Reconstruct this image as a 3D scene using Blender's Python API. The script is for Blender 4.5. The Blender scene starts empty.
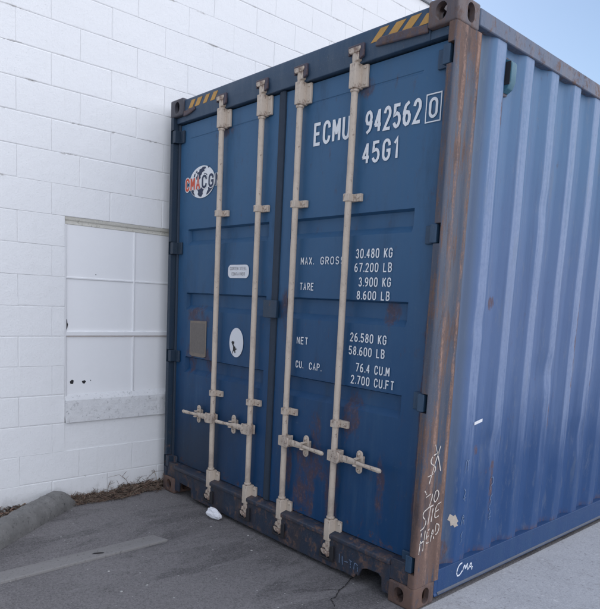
import bpy, bmesh, math, random
from mathutils import Vector, Matrix, noise
random.seed(7)
R = math.radians
scene = bpy.context.scene
COL = scene.collection

# ------------------------------------------------------------------ camera
cam = bpy.data.cameras.new('camera'); camo = bpy.data.objects.new('camera', cam); COL.objects.link(camo)
yaw, pit, rol = -0.82662, 0.12865, 0.04959
F = Vector((math.sin(yaw)*math.cos(pit), math.cos(yaw)*math.cos(pit), -math.sin(pit)))
Rt = Vector((math.cos(yaw), -math.sin(yaw), 0)); Up = Rt.cross(F)
R2 = Rt*math.cos(rol) + Up*math.sin(rol); U2 = -Rt*math.sin(rol) + Up*math.cos(rol)
m = Matrix((R2, U2, -F)).transposed().to_4x4(); m.translation = (4.17386, -2.42511, 1.51097)
camo.matrix_world = m
cam.sensor_fit = 'HORIZONTAL'; cam.sensor_width = 36; cam.lens = 620.22/600*36
cam.shift_x = -(300.98-300)/600; cam.shift_y = (381.37-304.5)/600
cam.clip_start = .05; cam.clip_end = 2000
scene.camera = camo

# ------------------------------------------------------------------ light
SUN_EL, SUN_AZ = R(32), R(-82)      # azimuth measured from +Y towards +X
world = bpy.data.worlds.new('World'); scene.world = world; world.use_nodes = True
wn = world.node_tree; wn.nodes.clear()
wo = wn.nodes.new('ShaderNodeOutputWorld'); wb = wn.nodes.new('ShaderNodeBackground')
sk = wn.nodes.new('ShaderNodeTexSky'); sk.sky_type = 'NISHITA'; sk.sun_disc = False
sk.sun_elevation = SUN_EL; sk.sun_rotation = SUN_AZ; sk.air_density = 1.0; sk.dust_density = 1.2; sk.ozone_density = 1.0
wb.inputs['Strength'].default_value = .06
# unseen bright cloud bank, added to the sky out of view to fill the shade
def W_(t, **kw):
    q = wn.nodes.new(t)
    for k, v in kw.items(): setattr(q, k, v)
    return q
tc = W_('ShaderNodeTexCoord'); vd = W_('ShaderNodeVectorMath', operation='DOT_PRODUCT'); wn.links.new(tc.outputs['Generated'], vd.inputs[0])
vd.inputs[1].default_value = Vector((.90, .27, .38)).normalized()
cn = W_('ShaderNodeTexNoise'); cn.inputs['Scale'].default_value = 3.2; cn.inputs['Detail'].default_value = 7; cn.inputs['Roughness'].default_value = .6
wn.links.new(tc.outputs['Generated'], cn.inputs[0])
ca = W_('ShaderNodeMath', operation='MULTIPLY_ADD'); wn.links.new(cn.outputs[0], ca.inputs[0]); ca.inputs[1].default_value = .9; wn.links.new(vd.outputs['Value'], ca.inputs[2])
cr = W_('ShaderNodeMapRange', interpolation_type='SMOOTHSTEP'); wn.links.new(ca.outputs[0], cr.inputs[0])
cr.inputs[1].default_value = .72; cr.inputs[2].default_value = 1.05
cm = W_('ShaderNodeMix', data_type='RGBA'); wn.links.new(cr.outputs[0], cm.inputs[0]); wn.links.new(sk.outputs[0], cm.inputs[6])
cm.inputs[7].default_value = (9.0, 9.5, 10.8, 1)
wn.links.new(cm.outputs[2], wb.inputs[0]); wn.links.new(wb.outputs[0], wo.inputs[0])
sun = bpy.data.lights.new('sun', 'SUN'); sun.energy = 3.0; sun.angle = R(.5); sun.color = (1, .95, .87)
suno = bpy.data.objects.new('sun', sun); COL.objects.link(suno)
sd = Vector((math.sin(SUN_AZ)*math.cos(SUN_EL), math.cos(SUN_AZ)*math.cos(SUN_EL), math.sin(SUN_EL)))
suno.rotation_euler = sd.to_track_quat('Z', 'Y').to_euler(); suno.location = (0, 0, 20)
vs = scene.view_settings
vs.view_transform = 'Standard'; vs.look = 'None'; vs.gamma = 1; vs.use_curve_mapping = False; vs.exposure = 1.60
scene.cycles.max_bounces = 6

# ------------------------------------------------------------------ material kit
class NT:
    def __init__(s, name):
        s.m = bpy.data.materials.new(name); s.m.use_nodes = True; s.t = s.m.node_tree; s.t.nodes.clear()
        s.out = s.n('ShaderNodeOutputMaterial'); s.b = s.n('ShaderNodeBsdfPrincipled')
        s.l(s.b.outputs[0], s.out.inputs[0])
        s.co = s.n('ShaderNodeTexCoord').outputs['Object']
        sep = s.n('ShaderNodeSeparateXYZ'); s.l(s.co, sep.inputs[0]); s.x, s.y, s.z = sep.outputs
    def n(s, t): return s.t.nodes.new(t)
    def l(s, a, b): s.t.links.new(a, b)
    def put(s, v, inp):
        if hasattr(v, 'links'): s.l(v, inp)
        else: inp.default_value = v
    def math(s, op, a, b=0.0, c=None, clamp=False):
        q = s.n('ShaderNodeMath'); q.operation = op; q.use_clamp = clamp
        s.put(a, q.inputs[0]); s.put(b, q.inputs[1])
        if c is not None: s.put(c, q.inputs[2])
        return q.outputs[0]
    def mul(s, a, b): return s.math('MULTIPLY', a, b)
    def add(s, a, b): return s.math('ADD', a, b)
    def mx(s, a, b): return s.math('MAXIMUM', a, b)
    def noise(s, scale=5, detail=5, rough=.6, stretch=(1, 1, 1), off=(0, 0, 0), dist=0):
        mp = s.n('ShaderNodeMapping'); mp.inputs['Scale'].default_value = stretch; mp.inputs['Location'].default_value = off
        s.l(s.co, mp.inputs[0])
        q = s.n('ShaderNodeTexNoise'); q.inputs['Scale'].default_value = scale; q.inputs['Detail'].default_value = detail
        q.inputs['Roughness'].default_value = rough; q.inputs['Distortion'].default_value = dist
        s.l(mp.outputs[0], q.inputs['Vector']); return q.outputs[0]
    def step(s, v, a, b, lo=0.0, hi=1.0):
        q = s.n('ShaderNodeMapRange'); q.interpolation_type = 'SMOOTHSTEP'
        s.put(v, q.inputs[0]); s.put(a, q.inputs[1]); s.put(b, q.inputs[2]); s.put(lo, q.inputs[3]); s.put(hi, q.inputs[4])
        return q.outputs[0]
    def band(s, v, a, b, soft=.01):
        return s.mul(s.step(v, a-soft, a+soft), s.step(v, b-soft, b+soft, 1.0, 0.0))
    def mix(s, f, a, b):
        q = s.n('ShaderNodeMix'); q.data_type = 'RGBA'
        s.put(f, q.inputs[0])
        for v, i in ((a, 6), (b, 7)):
            if hasattr(v, 'links'): s.l(v, q.inputs[i])
            else: q.inputs[i].default_value = (*v, 1)
        return q.outputs[2]
    def spot(s, axes, c, r):
        tot = None
        for ax, cc, rr in zip(axes, c, r):
            d = s.mul(s.math('SUBTRACT', getattr(s, ax), cc), 1/rr); d = s.mul(d, d)
            tot = d if tot is None else s.add(tot, d)
        return s.step(tot, 0.0, 1.0, 1.0, 0.0)
    def fin(s, col, rough=.5, bump=None, bs=.2, bd=.01, spec=None, metal=None):
        if hasattr(col, 'links'): s.l(col, s.b.inputs['Base Color'])
        else: s.b.inputs['Base Color'].default_value = (*col, 1)
        s.put(rough, s.b.inputs['Roughness'])
        if spec is not None: s.b.inputs['Specular IOR Level'].default_value = spec
        if metal is not None: s.put(metal, s.b.inputs['Metallic'])
        if bump is not None:
            q = s.n('ShaderNodeBump'); q.inputs['Strength'].default_value = bs; q.inputs['Distance'].default_value = bd
            s.l(bump, q.inputs['Height']); s.l(q.outputs[0], s.b.inputs['Normal'])
        return s.m

def rust_colour(t):
    a = t.mix(t.noise(14, 6, .7), (.20, .085, .045), (.085, .042, .030))
    return t.mix(t.step(t.noise(55, 4, .7, off=(3, 1, 0)), .5, .7), a, (.30, .14, .075))

def mat_simple(name, col, rough=.6, var=.25, scale=20, bs=.15, spec=None):
    t = NT(name)
    c = t.mix(t.noise(scale, 6, .7), tuple(v*(1-var) for v in col), tuple(min(1, v*(1+var)) for v in col))
    return t.fin(c, rough, t.noise(scale*4, 4, .7), bs, .003, spec)

# door paint: deep blue, painted lighter higher up for flare and sky reflection, rust where the handles drip
def mat_door():
    t = NT('door_blue_paint')
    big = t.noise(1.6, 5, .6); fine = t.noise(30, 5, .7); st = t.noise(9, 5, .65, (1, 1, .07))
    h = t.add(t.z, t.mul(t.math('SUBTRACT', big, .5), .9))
    flare_lift = t.step(h, .3, 2.7)
    c = t.mix(flare_lift, (.001, .043, .128), (.038, .116, .225))
    c = t.mix(t.mul(t.step(st, .46, .75), .38), c, (.050, .108, .190))
    c = t.mix(t.mul(t.step(t.noise(4, 6, .7, (1, 1, .25), (5, 0, 2)), .5, .72), .5), c, (.012, .038, .078))
    c = t.mix(t.mul(t.step(fine, .60, .75), .22), c, (.10, .15, .20))
    # left leaf is darker near its foot
    gr = t.mul(t.step(t.x, .98, .5), t.step(h, .95, .35)); gr = t.mul(gr, .8)
    c = t.mix(gr, c, (.012, .024, .045))
    # rust bleeding
    sp = None
    for (cx, cz, rx, rz) in [(1.60, .58, .13, .13), (1.60, .42, .035, .22), (1.52, .38, .08, .10), (1.775, .40, .055, .24), (2.13, .52, .03, .20),
                             (1.62, .78, .045, .10), (1.90, .90, .07, .12), (.36, 1.36, .13, .08), (.25, 1.05, .05, .1), (.47, 1.05, .04, .09), (2.12, 1.47, .05, .06), (1.30, 1.46, .05, .12),
                             (2.366, 2.2, .012, .6), (2.36, .9, .014, .8), (1.40, .52, .03, .12), (.62, 2.60, .10, .03), (1.86, 2.62, .06, .05)]:
        q = t.spot(('x', 'z'), (cx, cz), (rx*1.5, rz*1.5)); sp = q if sp is None else t.mx(sp, q)
    rn = t.noise(20, 6, .72, (1, 1, .45), (2, 0, 7))
    rm = t.step(t.add(t.mul(sp, .25), rn), .56, .88)
    rm = t.step(t.add(t.add(t.mul(sp, .26), rn), t.mul(t.math('SUBTRACT', t.noise(70, 5, .8, (1, 1, .35)), .5), .45)), .58, .86)
    low = t.mul(t.step(t.z, .42, .22), .14)
    rm = t.mx(rm, t.step(t.add(low, t.noise(26, 6, .7, off=(9, 2, 1))), .68, .78))
    c = t.mix(t.mul(rm, .62), c, t.mix(.45, rust_colour(t), (.060, .040, .036)))
    c = t.mix(t.mul(t.step(t.noise(44, 6, .8, (1, 1, .06), (3, 3, 1)), .58, .72), .22), c, (.055, .11, .18))
    c = t.mix(t.mul(t.step(t.noise(75, 6, .85, (1, 1, .6), (6, 1, 8)), .66, .74), .4), c, (.14, .16, .18))
    ro = t.add(.42, t.mul(rm, .4))
    hb = t.add(t.mul(t.noise(3.2, 3, .5), 1.0), t.mul(fine, .10))
    return t.fin(c, t.add(ro, .08), hb, .25, .02, .4)

def mat_side():
    t = NT('side_blue_paint')
    big = t.noise(1.3, 5, .6); st = t.noise(14, 6, .7, (1, 1, .05)); fine = t.noise(40, 5, .7)
    st2 = t.noise(34, 5, .7, (1, 1, .025), (4, 4, 0))
    # the foot of the panel keeps its paint to an uneven tide line
    h = t.add(t.z, t.add(t.mul(t.math('SUBTRACT', big, .5), .5), t.mul(t.math('SUBTRACT', st, .5), 1.0)))
    chalk = t.step(h, .55, 1.15)
    c = t.mix(chalk, (.012, .058, .175), (.072, .128, .260))
    c = t.mix(t.mul(t.step(h, 1.5, 2.8), .75), c, (.065, .160, .285))  # lens flare and haze painted in as a paler blue-green upper panel
    # paler, streaky outer faces of the ridges
    fy = t.mul(t.math('FRACT', t.add(t.mul(t.math('SUBTRACT', t.y, .354), 1/.278), 20.0)), .278); outer = t.band(fy, .004, .082, .006)
    c = t.mix(t.mul(t.mul(outer, t.step(t.add(st2, t.mul(fine, .4)), .45, .85)), t.mul(chalk, .68)), c, (.225, .285, .43))
    c = t.mix(t.mul(t.step(t.y, .345, .300), .62), c, t.mix(st, (.050, .082, .125), (.085, .105, .14)))
    c = t.mix(t.mul(t.step(st2, .48, .72), .40), c, (.038, .078, .18))
    c = t.mix(t.mul(t.step(t.noise(26, 7, .8, (1, 1, .18), (9, 3, 3)), .52, .68), .35), c, (.16, .19, .25))
    c = t.mix(t.mul(t.step(t.noise(80, 6, .8, (1, 1, .5), (2, 7, 1)), .62, .72), .4), c, (.030, .045, .085))
    c = t.mix(t.mul(t.step(t.noise(7, 6, .7, (1, 1, .2), (1, 6, 2)), .56, .75), .4), c, (.13, .16, .20))
    sp = None
    for (cy, cz, ry, rz) in [(.53, .755, .025, .04), (.761, .79, .02, .03), (.66, .64, .028, .05), (.66, .5, .02, .14), (1.57, 1.58, .03, .05), (1.56, 1.3, .035, .32),
                             (.55, 1.55, .03, .04), (1.01, 1.61, .02, .03), (1.9, 1.1, .02, .2), (.46, 2.5, .03, .1), (2.6, 1.7, .03, .3), (1.28, .9, .02, .12), (.25, .24, .05, .08), (.24, .9, .012, .9)]:
        q = t.spot(('y', 'z'), (cy, cz), (ry*1.4, rz*1.4)); sp = q if sp is None else t.mx(sp, q)
    rn = t.noise(24, 6, .72, (1, 1, .35), (2, 0, 7))
    rm = t.step(t.add(t.add(t.mul(sp, .30), rn), t.mul(t.math('SUBTRACT', fine, .5), .3)), .62, .84)
    rm = t.mx(rm, t.mul(t.step(t.z, .21, .165), t.mul(t.step(rn, .42, .62), .7)))
    rm = t.mx(rm, t.step(t.noise(16, 6, .75, off=(3, 8, 1)), .72, .76))
    c = t.mix(t.mul(rm, .72), c, t.mix(.4, rust_colour(t), (.075, .05, .042)))
    hb = t.add(t.mul(t.noise(2.6, 3, .5), 1.0), t.mul(fine, .08))
    return t.fin(c, t.add(.48, t.mul(rm, .35)), hb, .3, .02)

def mat_frame(name, base, base2, rust, lowrust=0.0, post=False, sc=24):
    t = NT(name)
    st = t.noise(12, 6, .7, (1, 1, .12)); fine = t.noise(70, 6, .8); chip = t.noise(120, 4, .8, off=(3, 9, 2))
    big = t.noise(3.2, 5, .65, (1, 1, .5), (8, 2, 5))
    rn = t.noise(sc, 8, .78, (1, 1, .10 if post else .7), (4, 2, 1))
    c = t.mix(t.step(st, .4, .68), base, base2)
    v = t.add(t.add(rn, rust), t.mul(t.math('SUBTRACT', big, .5), .55 if post else .30))
    v = t.add(v, t.mul(t.math('SUBTRACT', fine, .5), .22))
    if lowrust: v = t.add(v, t.mul(t.step(t.z, 1.15, .15), lowrust))
    if post:
        v = t.add(v, t.mul(t.mx(t.band(t.y, .050, .100, .016), t.band(t.y, .166, .215, .012)), .10))
        v = t.add(v, t.mul(t.step(t.z, 2.35, 2.78), .12))
    rm = t.step(v, .53, .68)
    rc = t.mix(fine, (.105, .062, .048), (.20, .115, .080))
    rc = t.mix(t.step(t.noise(9, 5, .7, (1, 1, .3), (1, 7, 7)), .45, .65), rc, (.075, .050, .045))
    if post:   # pale orange runs down the two folds
        ln = t.mx(t.band(t.y, .070, .092, .008), t.band(t.y, .176, .198, .008))
        ln = t.mul(ln, t.step(t.add(t.noise(34, 8, .8, (1, 1, .16), (7, 7, 0)), t.mul(fine, .45)), .62, .86))
        rc = t.mix(t.mul(ln, .70), rc, (.42, .25, .18)); rm = t.mx(rm, t.mul(ln, .65))
    c = t.mix(t.mul(rm, .9), c, rc)
    c = t.mix(t.mul(t.step(chip, .60, .70), .30), c, (.30, .27, .26))
    c = t.mix(t.mul(t.step(t.noise(45, 6, .8, (1, 1, .4), off=(5, 5, 5)), .60, .70), .5), c, tuple(k*.45 for k in base))
    return t.fin(c, t.add(.5, t.mul(rm, .35)), t.add(t.mul(rn, .6), t.mul(fine, .5)), .4, .006)

def mat_cream():
    t = NT('cream_painted_steel')
    st = t.noise(16, 5, .65, (1, 1, .25)); sp = t.noise(55, 5, .75, off=(1, 5, 3))
    c = t.mix(st, (.47, .385, .305), (.66, .555, .455))
    c = t.mix(t.mul(t.step(t.noise(7, 5, .7, off=(4, 4, 4)), .5, .7), .5), c, (.30, .235, .20))
    c = t.mix(t.step(sp, .665, .70), c, (.12, .06, .04))
    ed = t.mul(t.mx(t.step(t.z, .22, .08), t.step(t.z, 2.72, 2.82)), .16)
    for zz, hw in ((.667, .05), (.846, .035), (2.066, .035), (.175, .03), (.296, .02), (2.615, .02), (2.74, .03)):
        ed = t.mx(ed, t.mul(t.band(t.z, zz-hw, zz+hw, .015), .055))
    rn = t.add(t.noise(34, 7, .78, (1, 1, .6), off=(8, 1, 2)), ed)
    c = t.mix(t.mul(t.step(rn, .57, .70), .85), c, t.mix(t.noise(60, 3, .6), (.09, .05, .04), (.22, .12, .08)))
    c = t.mix(t.mul(t.step(t.noise(70, 5, .8, (1, 1, .25), off=(2, 2, 9)), .56, .68), .35), c, (.22, .18, .16))
    return t.fin(c, .6, sp, .25, .003)

JZ0, JDZ, JY0, JY1, JDY = .577, .2036, -1.04, -.82, .4125
def mat_wall():
    t = NT('white_painted_block')
    big = t.noise(.9, 5, .6); fine = t.noise(75, 6, .75); mid = t.noise(11, 6, .7)
    c = t.mix(big, (.77, .77, .775), (.84, .84, .835))
    c = t.mix(t.mul(t.step(mid, .55, .75), .18), c, (.68, .68, .68))
    # distance to the bed joints
    fz = t.math('FRACT', t.mul(t.math('SUBTRACT', t.z, JZ0-20*JDZ), 1/JDZ))
    dz = t.mul(t.math('MINIMUM', fz, t.math('SUBTRACT', 1.0, fz)), JDZ)
    nr = t.step(dz, .004, .011, 1.0, 0.0)
    cr = t.step(t.add(t.noise(3.2, 4, .6, (1, 1.6, 5), (2, 1, 6)), t.mul(t.math('SUBTRACT', t.noise(30, 3, .7, off=(1, 1, 1)), .5), .35)), .58, .70)
    cm = t.mul(t.mul(nr, cr), t.mul(t.step(t.z, 1.9, 2.3), .85))
    c = t.mix(t.mul(cm, .55), c, (.17, .145, .115))
    # chipped flecks, more of them near the ground
    fl = t.step(t.add(t.noise(28, 6, .78, off=(6, 3, 9)), t.mul(t.step(t.z, .6, .1), .055)), .71, .74)
    c = t.mix(t.mul(fl, .7), c, (.20, .18, .15))
    c = t.mix(t.mul(t.step(t.add(t.z, t.mul(t.math('SUBTRACT', mid, .5), .35)), .10, -.02), .6), c, (.50, .49, .47))
    dr = t.noise(24, 5, .7, (1, 1, .08), (5, 5, 5))
    c = t.mix(t.mul(t.step(dr, .56, .72), .22), c, (.66, .66, .64))
    pit = t.step(t.noise(130, 3, .7, off=(2, 8, 4)), .60, .68, 1.0, 0.0)
    hb = t.add(t.add(t.mul(fine, .5), t.mul(mid, 1.1)), t.mul(pit, .35))
    return t.fin(c, .7, hb, .5, .007, .3)

def mat_ground():
    t = NT('worn_asphalt')
    big = t.noise(.6, 6, .65); mid = t.noise(3.5, 7, .72, dist=.5); fine = t.noise(160, 4, .8)
    vo = t.n('ShaderNodeTexVoronoi'); vo.inputs['Scale'].default_value = 150; t.l(t.co, vo.inputs['Vector'])
    sv = t.n('ShaderNodeSeparateXYZ'); t.l(vo.outputs['Color'], sv.inputs[0]); g1 = sv.outputs[0]
    c = t.mix(mid, (.130, .121, .121), (.200, .187, .186))
    c = t.mix(t.mul(t.step(big, .42, .60), .5), c, (.225, .211, .210))
    c = t.mix(t.mul(t.step(t.noise(1.7, 7, .72, (1.6, .6, 1), (4, 1, 0), .6), .50, .62), .65), c, (.085, .079, .081))
    c = t.mix(t.mul(t.step(g1, .35, 1.0), .30), c, (.31, .295, .29))
    c = t.mix(t.mul(t.step(g1, .35, .0), .38), c, (.060, .056, .057))
    c = t.mix(t.mul(t.step(t.noise(8, 6, .75, off=(5, 5, 1)), .62, .68), .55), c, (.055, .052, .053))
    c = t.mix(t.mul(t.step(t.noise(20, 6, .7, (1, .14, 1), (2, 9, 0), .3), .60, .70), .35), c, (.29, .28, .275))
    c = t.mix(t.mul(t.step(t.noise(14, 7, .8, off=(1, 8, 0)), .62, .68), .5), c, (.30, .285, .28))
    vg = t.n('ShaderNodeTexVoronoi'); vg.inputs['Scale'].default_value = 34; t.l(t.co, vg.inputs['Vector'])
    sg = t.n('ShaderNodeSeparateXYZ'); t.l(vg.outputs['Color'], sg.inputs[0])
    gm = t.mul(t.step(sg.outputs[1], .955, .97), t.step(vg.outputs['Distance'], .22, .14))
    c = t.mix(t.mul(gm, .8), c, (.42, .41, .39))
    return t.fin(c, .8, t.add(t.add(t.mul(fine, .5), t.mul(mid, .8)), t.mul(vo.outputs['Distance'], .8)), .6, .007, .35)

def mat_stone(name, a, b, stretch=(1, 1, 1), sc=1.0):
    t = NT(name)
    c = t.mix(t.noise(6*sc, 6, .7, stretch), a, b)
    c = t.mix(t.mul(t.step(t.noise(40*sc, 5, .75), .56, .66), .6), c, tuple(v*.45 for v in a))
    c = t.mix(t.mul(t.step(t.noise(55*sc, 5, .75, off=(4, 4, 4)), .60, .70), .5), c, tuple(min(1, v*1.6) for v in b))
    return t.fin(c, .85, t.add(t.noise(60*sc, 6, .8), t.noise(12*sc, 4, .7)), .6, .008, .3)

def mat_stencil():
    t = NT('white_lettering')
    c = t.mix(t.noise(30, 5, .7), (.72, .725, .735), (.84, .845, .85))
    wr = t.step(t.add(t.noise(70, 6, .8), t.mul(t.math('SUBTRACT', t.noise(9, 4, .6, off=(4, 0, 2)), .5), .35)), .62, .70)
    c = t.mix(t.mul(wr, .7), c, (.08, .13, .21))
    return t.fin(c, .6, t.noise(160, 3, .7), .15, .002)

def mat_leaf():
    t = NT('dry_leaves'); g = t.n('ShaderNodeNewGeometry').outputs['Random Per Island']
    r = t.n('ShaderNodeValToRGB'); t.l(g, r.inputs[0]); e = r.color_ramp.elements
    e[0].position = 0; e[0].color = (.06, .042, .034, 1); e[1].position = 1; e[1].color = (.40, .31, .23, 1)
    for p, cc in ((.3, (.115, .085, .066, 1)), (.55, (.22, .175, .135, 1)), (.8, (.20, .12, .09, 1))):
        q = e.new(p); q.color = cc
    return t.fin(r.outputs[0], .85, spec=.2)

def mat_yard():
    t = NT('pale_concrete')
    mid = t.noise(4, 7, .7, dist=.3); fine = t.noise(120, 4, .8); sp = t.noise(42, 4, .65, off=(3, 3, 3))
    c = t.mix(mid, (.30, .30, .31), (.44, .44, .45))
    c = t.mix(t.mul(t.step(t.noise(1.1, 6, .7), .5, .7), .4), c, (.21, .205, .21))
    c = t.mix(t.mul(t.step(fine, .40, .66), .55), c, (.56, .555, .55))
    c = t.mix(t.mul(t.step(t.noise(13, 6, .8, off=(1, 8, 0)), .60, .66), .5), c, (.64, .63, .62))
    c = t.mix(t.mul(t.step(sp, .60, .66), .6), c, (.20, .19, .19))
    c = t.mix(t.mul(t.step(t.noise(90, 4, .8, off=(6, 6, 6)), .56, .68), .6), c, (.17, .165, .17))
    c = t.mix(t.mul(t.step(t.noise(5, 7, .75, off=(2, 6, 3), dist=.6), .56, .64), .4), c, (.24, .225, .22))
    return t.fin(c, .8, t.add(t.mul(fine, .6), t.mul(mid, .8)), .5, .006, .35)

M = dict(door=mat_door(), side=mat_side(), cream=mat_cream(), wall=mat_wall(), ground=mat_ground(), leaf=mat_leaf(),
    post=mat_frame('rusty_post_paint', (.036, .056, .095), (.085, .082, .098), .055, .17, True),
    cast=mat_frame('rusty_casting', (.085, .072, .082), (.125, .088, .082), .05, .16),
    castdark=mat_frame('dull_casting', (.05, .05, .065), (.065, .055, .06), -.0, .20),
    plateblue=mat_frame('rusted_plate_blue', (.012, .036, .072), (.022, .045, .075), -.0),
    postdark=mat_frame('shabby_dark_post', (.016, .034, .060), (.026, .042, .062), -.06, .10),
    header=mat_frame('header_blue_paint', (.028, .062, .112), (.045, .078, .125), -.10),
    sill=mat_frame('rusty_sill', (.020, .033, .058), (.040, .037, .045), .035, .0),
    rail=mat_frame('top_rail_paint', (.075, .105, .165), (.125, .122, .150), .03),
    brail=mat_frame('bottom_rail_blue', (.008, .046, .145), (.014, .056, .150), -.13),
    roof=mat_frame('roof_paint', (.06, .09, .14), (.08, .1, .15), -.05),
    bracket=mat_frame('rusty_bracket', (.06, .05, .07), (.09, .065, .07), .06),
    rubber=mat_simple('dusty_rubber', (.022, .036, .058), .75),
    hinge=mat_frame('hinge_blue', (.020, .055, .105), (.035, .075, .13), -.09),
    dark=mat_simple('dark_steel', (.018, .017, .02), .7),
    white=mat_stencil(),
    yellow=mat_simple('faded_yellow', (.50, .27, .065), .6, .25, 30),
    red=mat_simple('logo_red', (.62, .10, .055), .6, .15, 40),
    navy=mat_simple('logo_navy', (.028, .042, .085), .6, .15, 40),
    sticker=mat_simple('white_sticker', (.72, .72, .74), .45, .05, 20),
    ink=mat_simple('grey_ink', (.34, .33, .34), .6),
    black=mat_simple('black_ink', (.02, .02, .02), .6),
    plate=mat_simple('worn_data_plate', (.20, .165, .135), .6, .3, 30),
    chalk=mat_simple('chalk', (.62, .56, .50), .9, .25, 120),
    bluechalk=mat_simple('pale_chalk', (.16, .22, .33), .9, .3, 120),
    chalkwhite=mat_simple('white_paint_marker', (.70, .74, .80), .8, .15, 60),
    pane=mat_simple('white_painted_pane', (.82, .82, .825), .55, .03, 6, .2),
    muntin=mat_simple('white_painted_steel', (.78, .78, .785), .55, .06, 12),
    winhead=mat_stone('dirty_window_head', (.60, .57, .48), (.76, .74, .68)),
    rustline=mat_simple('rust_line', (.52, .42, .36), .8, .45, 25),
    sillstone=mat_stone('rough_sill_block', (.66, .66, .665), (.80, .80, .80)),
    stop=mat_stone('mossy_concrete', (.075, .073, .070), (.33, .32, .305)),
    board=mat_stone('weathered_board', (.215, .205, .198), (.30, .285, .275), (1, .12, 1), 1.5),
    paper=mat_simple('crumpled_paper', (.78, .77, .79), .8, .05, 20),
    crack=mat_simple('crack_dirt', (.022, .02, .02), .95),
    vent=mat_frame('vent_teal_paint', (.035, .13, .185), (.06, .15, .20), -.06),
    chip=mat_stone('pebble', (.25, .24, .23), (.6, .58, .55)),
    yard=mat_yard(),
    coping=mat_simple('metal_coping', (.22, .23, .25), .5),
)

# ------------------------------------------------------------------ mesh kit
class MB:
    def __init__(s): s.v = []; s.f = []
    def add(s, vs, fs):
        o = len(s.v); s.v += [tuple(v) for v in vs]; s.f += [tuple(i+o for i in f) for f in fs]; return s
    def box(s, x0, x1, y0, y1, z0, z1):
        return s.add([(x0,y0,z0),(x1,y0,z0),(x1,y1,z0),(x0,y1,z0),(x0,y0,z1),(x1,y0,z1),(x1,y1,z1),(x0,y1,z1)],
                     [(0,3,2,1),(4,5,6,7),(0,1,5,4),(1,2,6,5),(2,3,7,6),(3,0,4,7)])
    def prism(s, poly, axis, a, b):
        # poly lies in the plane normal to axis: x->(y,z)  y->(x,z)  z->(x,y)
        def p(q, w): return {'x': (w, q[0], q[1]), 'y': (q[0], w, q[1]), 'z': (q[0], q[1], w)}[axis]
        n = len(poly); vs = [p(q, a) for q in poly]+[p(q, b) for q in poly]
        fs = [tuple(range(n)), tuple(range(2*n-1, n-1, -1))]+[(i, i+n, (i+1) % n+n, (i+1) % n) for i in range(n)]
        return s.add(vs, fs)
    def tube(s, pts, r, n=12, caps=True):
        pts = [Vector(p) for p in pts]; rs = r if isinstance(r, (list, tuple)) else [r]*len(pts)
        rings = []; up = None
        for i, p in enumerate(pts):
            d = (pts[min(i+1, len(pts)-1)]-pts[max(i-1, 0)]).normalized()
            a = d.orthogonal().normalized() if up is None else (up-d*up.dot(d)).normalized()
            up = a; b = d.cross(a)
            rings.append([p+(a*math.cos(2*math.pi*k/n)+b*math.sin(2*math.pi*k/n))*rs[i] for k in range(n)])
        vs = [q for rg in rings for q in rg]; fs = []
        for i in range(len(pts)-1):
            for k in range(n): fs.append((i*n+k, i*n+(k+1) % n, (i+1)*n+(k+1) % n, (i+1)*n+k))
        if caps: fs += [tuple(range(n-1, -1, -1)), tuple(range((len(pts)-1)*n, len(pts)*n))]
        return s.add(vs, fs)
    def build(s, name, mat, parent=None, bevel=0, seg=2, smooth=False, loc=None):
        me = bpy.data.meshes.new(name); me.from_pydata(s.v, [], s.f)
        bm = bmesh.new(); bm.from_mesh(me); bmesh.ops.recalc_face_normals(bm, faces=bm.faces); bm.to_mesh(me); bm.free()
        me.materials.append(mat); o = bpy.data.objects.new(name, me); COL.objects.link(o)
        if parent: o.parent = parent
        if loc: o.location = loc
        if bevel:
            b = o.modifiers.new('bevel', 'BEVEL'); b.width = bevel; b.segments = seg; b.limit_method = 'ANGLE'; b.angle_limit = R(32)
        if smooth or bevel:
            me.shade_smooth()
            me.set_sharp_from_angle(angle=R(40 if not bevel else 75))
        return o
def empty(name, loc=(0, 0, 0)):
    o = bpy.data.objects.new(name, None); COL.objects.link(o); o.location = loc; o.empty_display_size = .2; return o
def tag(o, label=None, cat=None, group=None, kind=None):
    for k, v in (('label', label), ('category', cat), ('group', group), ('kind', kind)):
        if v: o[k] = v
    return o
def copy(o, parent, loc, label=None):
    c = o.copy(); COL.objects.link(c); c.parent = parent; c.location = loc
    if label: c['label'] = label
    return c
def cut(o, cutters):
    # subtract closed meshes from o once and keep the plain result
    tmp = []
    for i, mb in enumerate(cutters):
        c = mb.build('cutter', M['dark']); tmp.append(c)
        b = o.modifiers.new('cut', 'BOOLEAN'); b.object = c; b.solver = 'EXACT'; b.operation = 'DIFFERENCE'
    dg = bpy.context.evaluated_depsgraph_get(); dg.update()
    me = bpy.data.meshes.new_from_object(o.evaluated_get(dg)); old = o.data
    o.modifiers.clear(); o.data = me; bpy.data.meshes.remove(old)
    for c in tmp:
        d = c.data; bpy.data.objects.remove(c); bpy.data.meshes.remove(d)
    o.data.shade_smooth(); o.data.set_sharp_from_angle(angle=R(38))
    return o
def stadium(cx, cz, w, h, n=10):
    r = min(w, h)/2; pts = []
    for k in range(4*n):
        a = 2*math.pi*k/(4*n); x, z = math.cos(a)*r, math.sin(a)*r
        x += (w/2-r)*(1 if math.cos(a) >= 0 else -1); z += (h/2-r)*(1 if math.sin(a) >= 0 else -1)
        pts.append((cx+x, cz+z))
    return pts
def ellipse(cx, cz, rx, rz, n=48): return [(cx+rx*math.cos(2*math.pi*k/n), cz+rz*math.sin(2*math.pi*k/n)) for k in range(n)]

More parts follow.
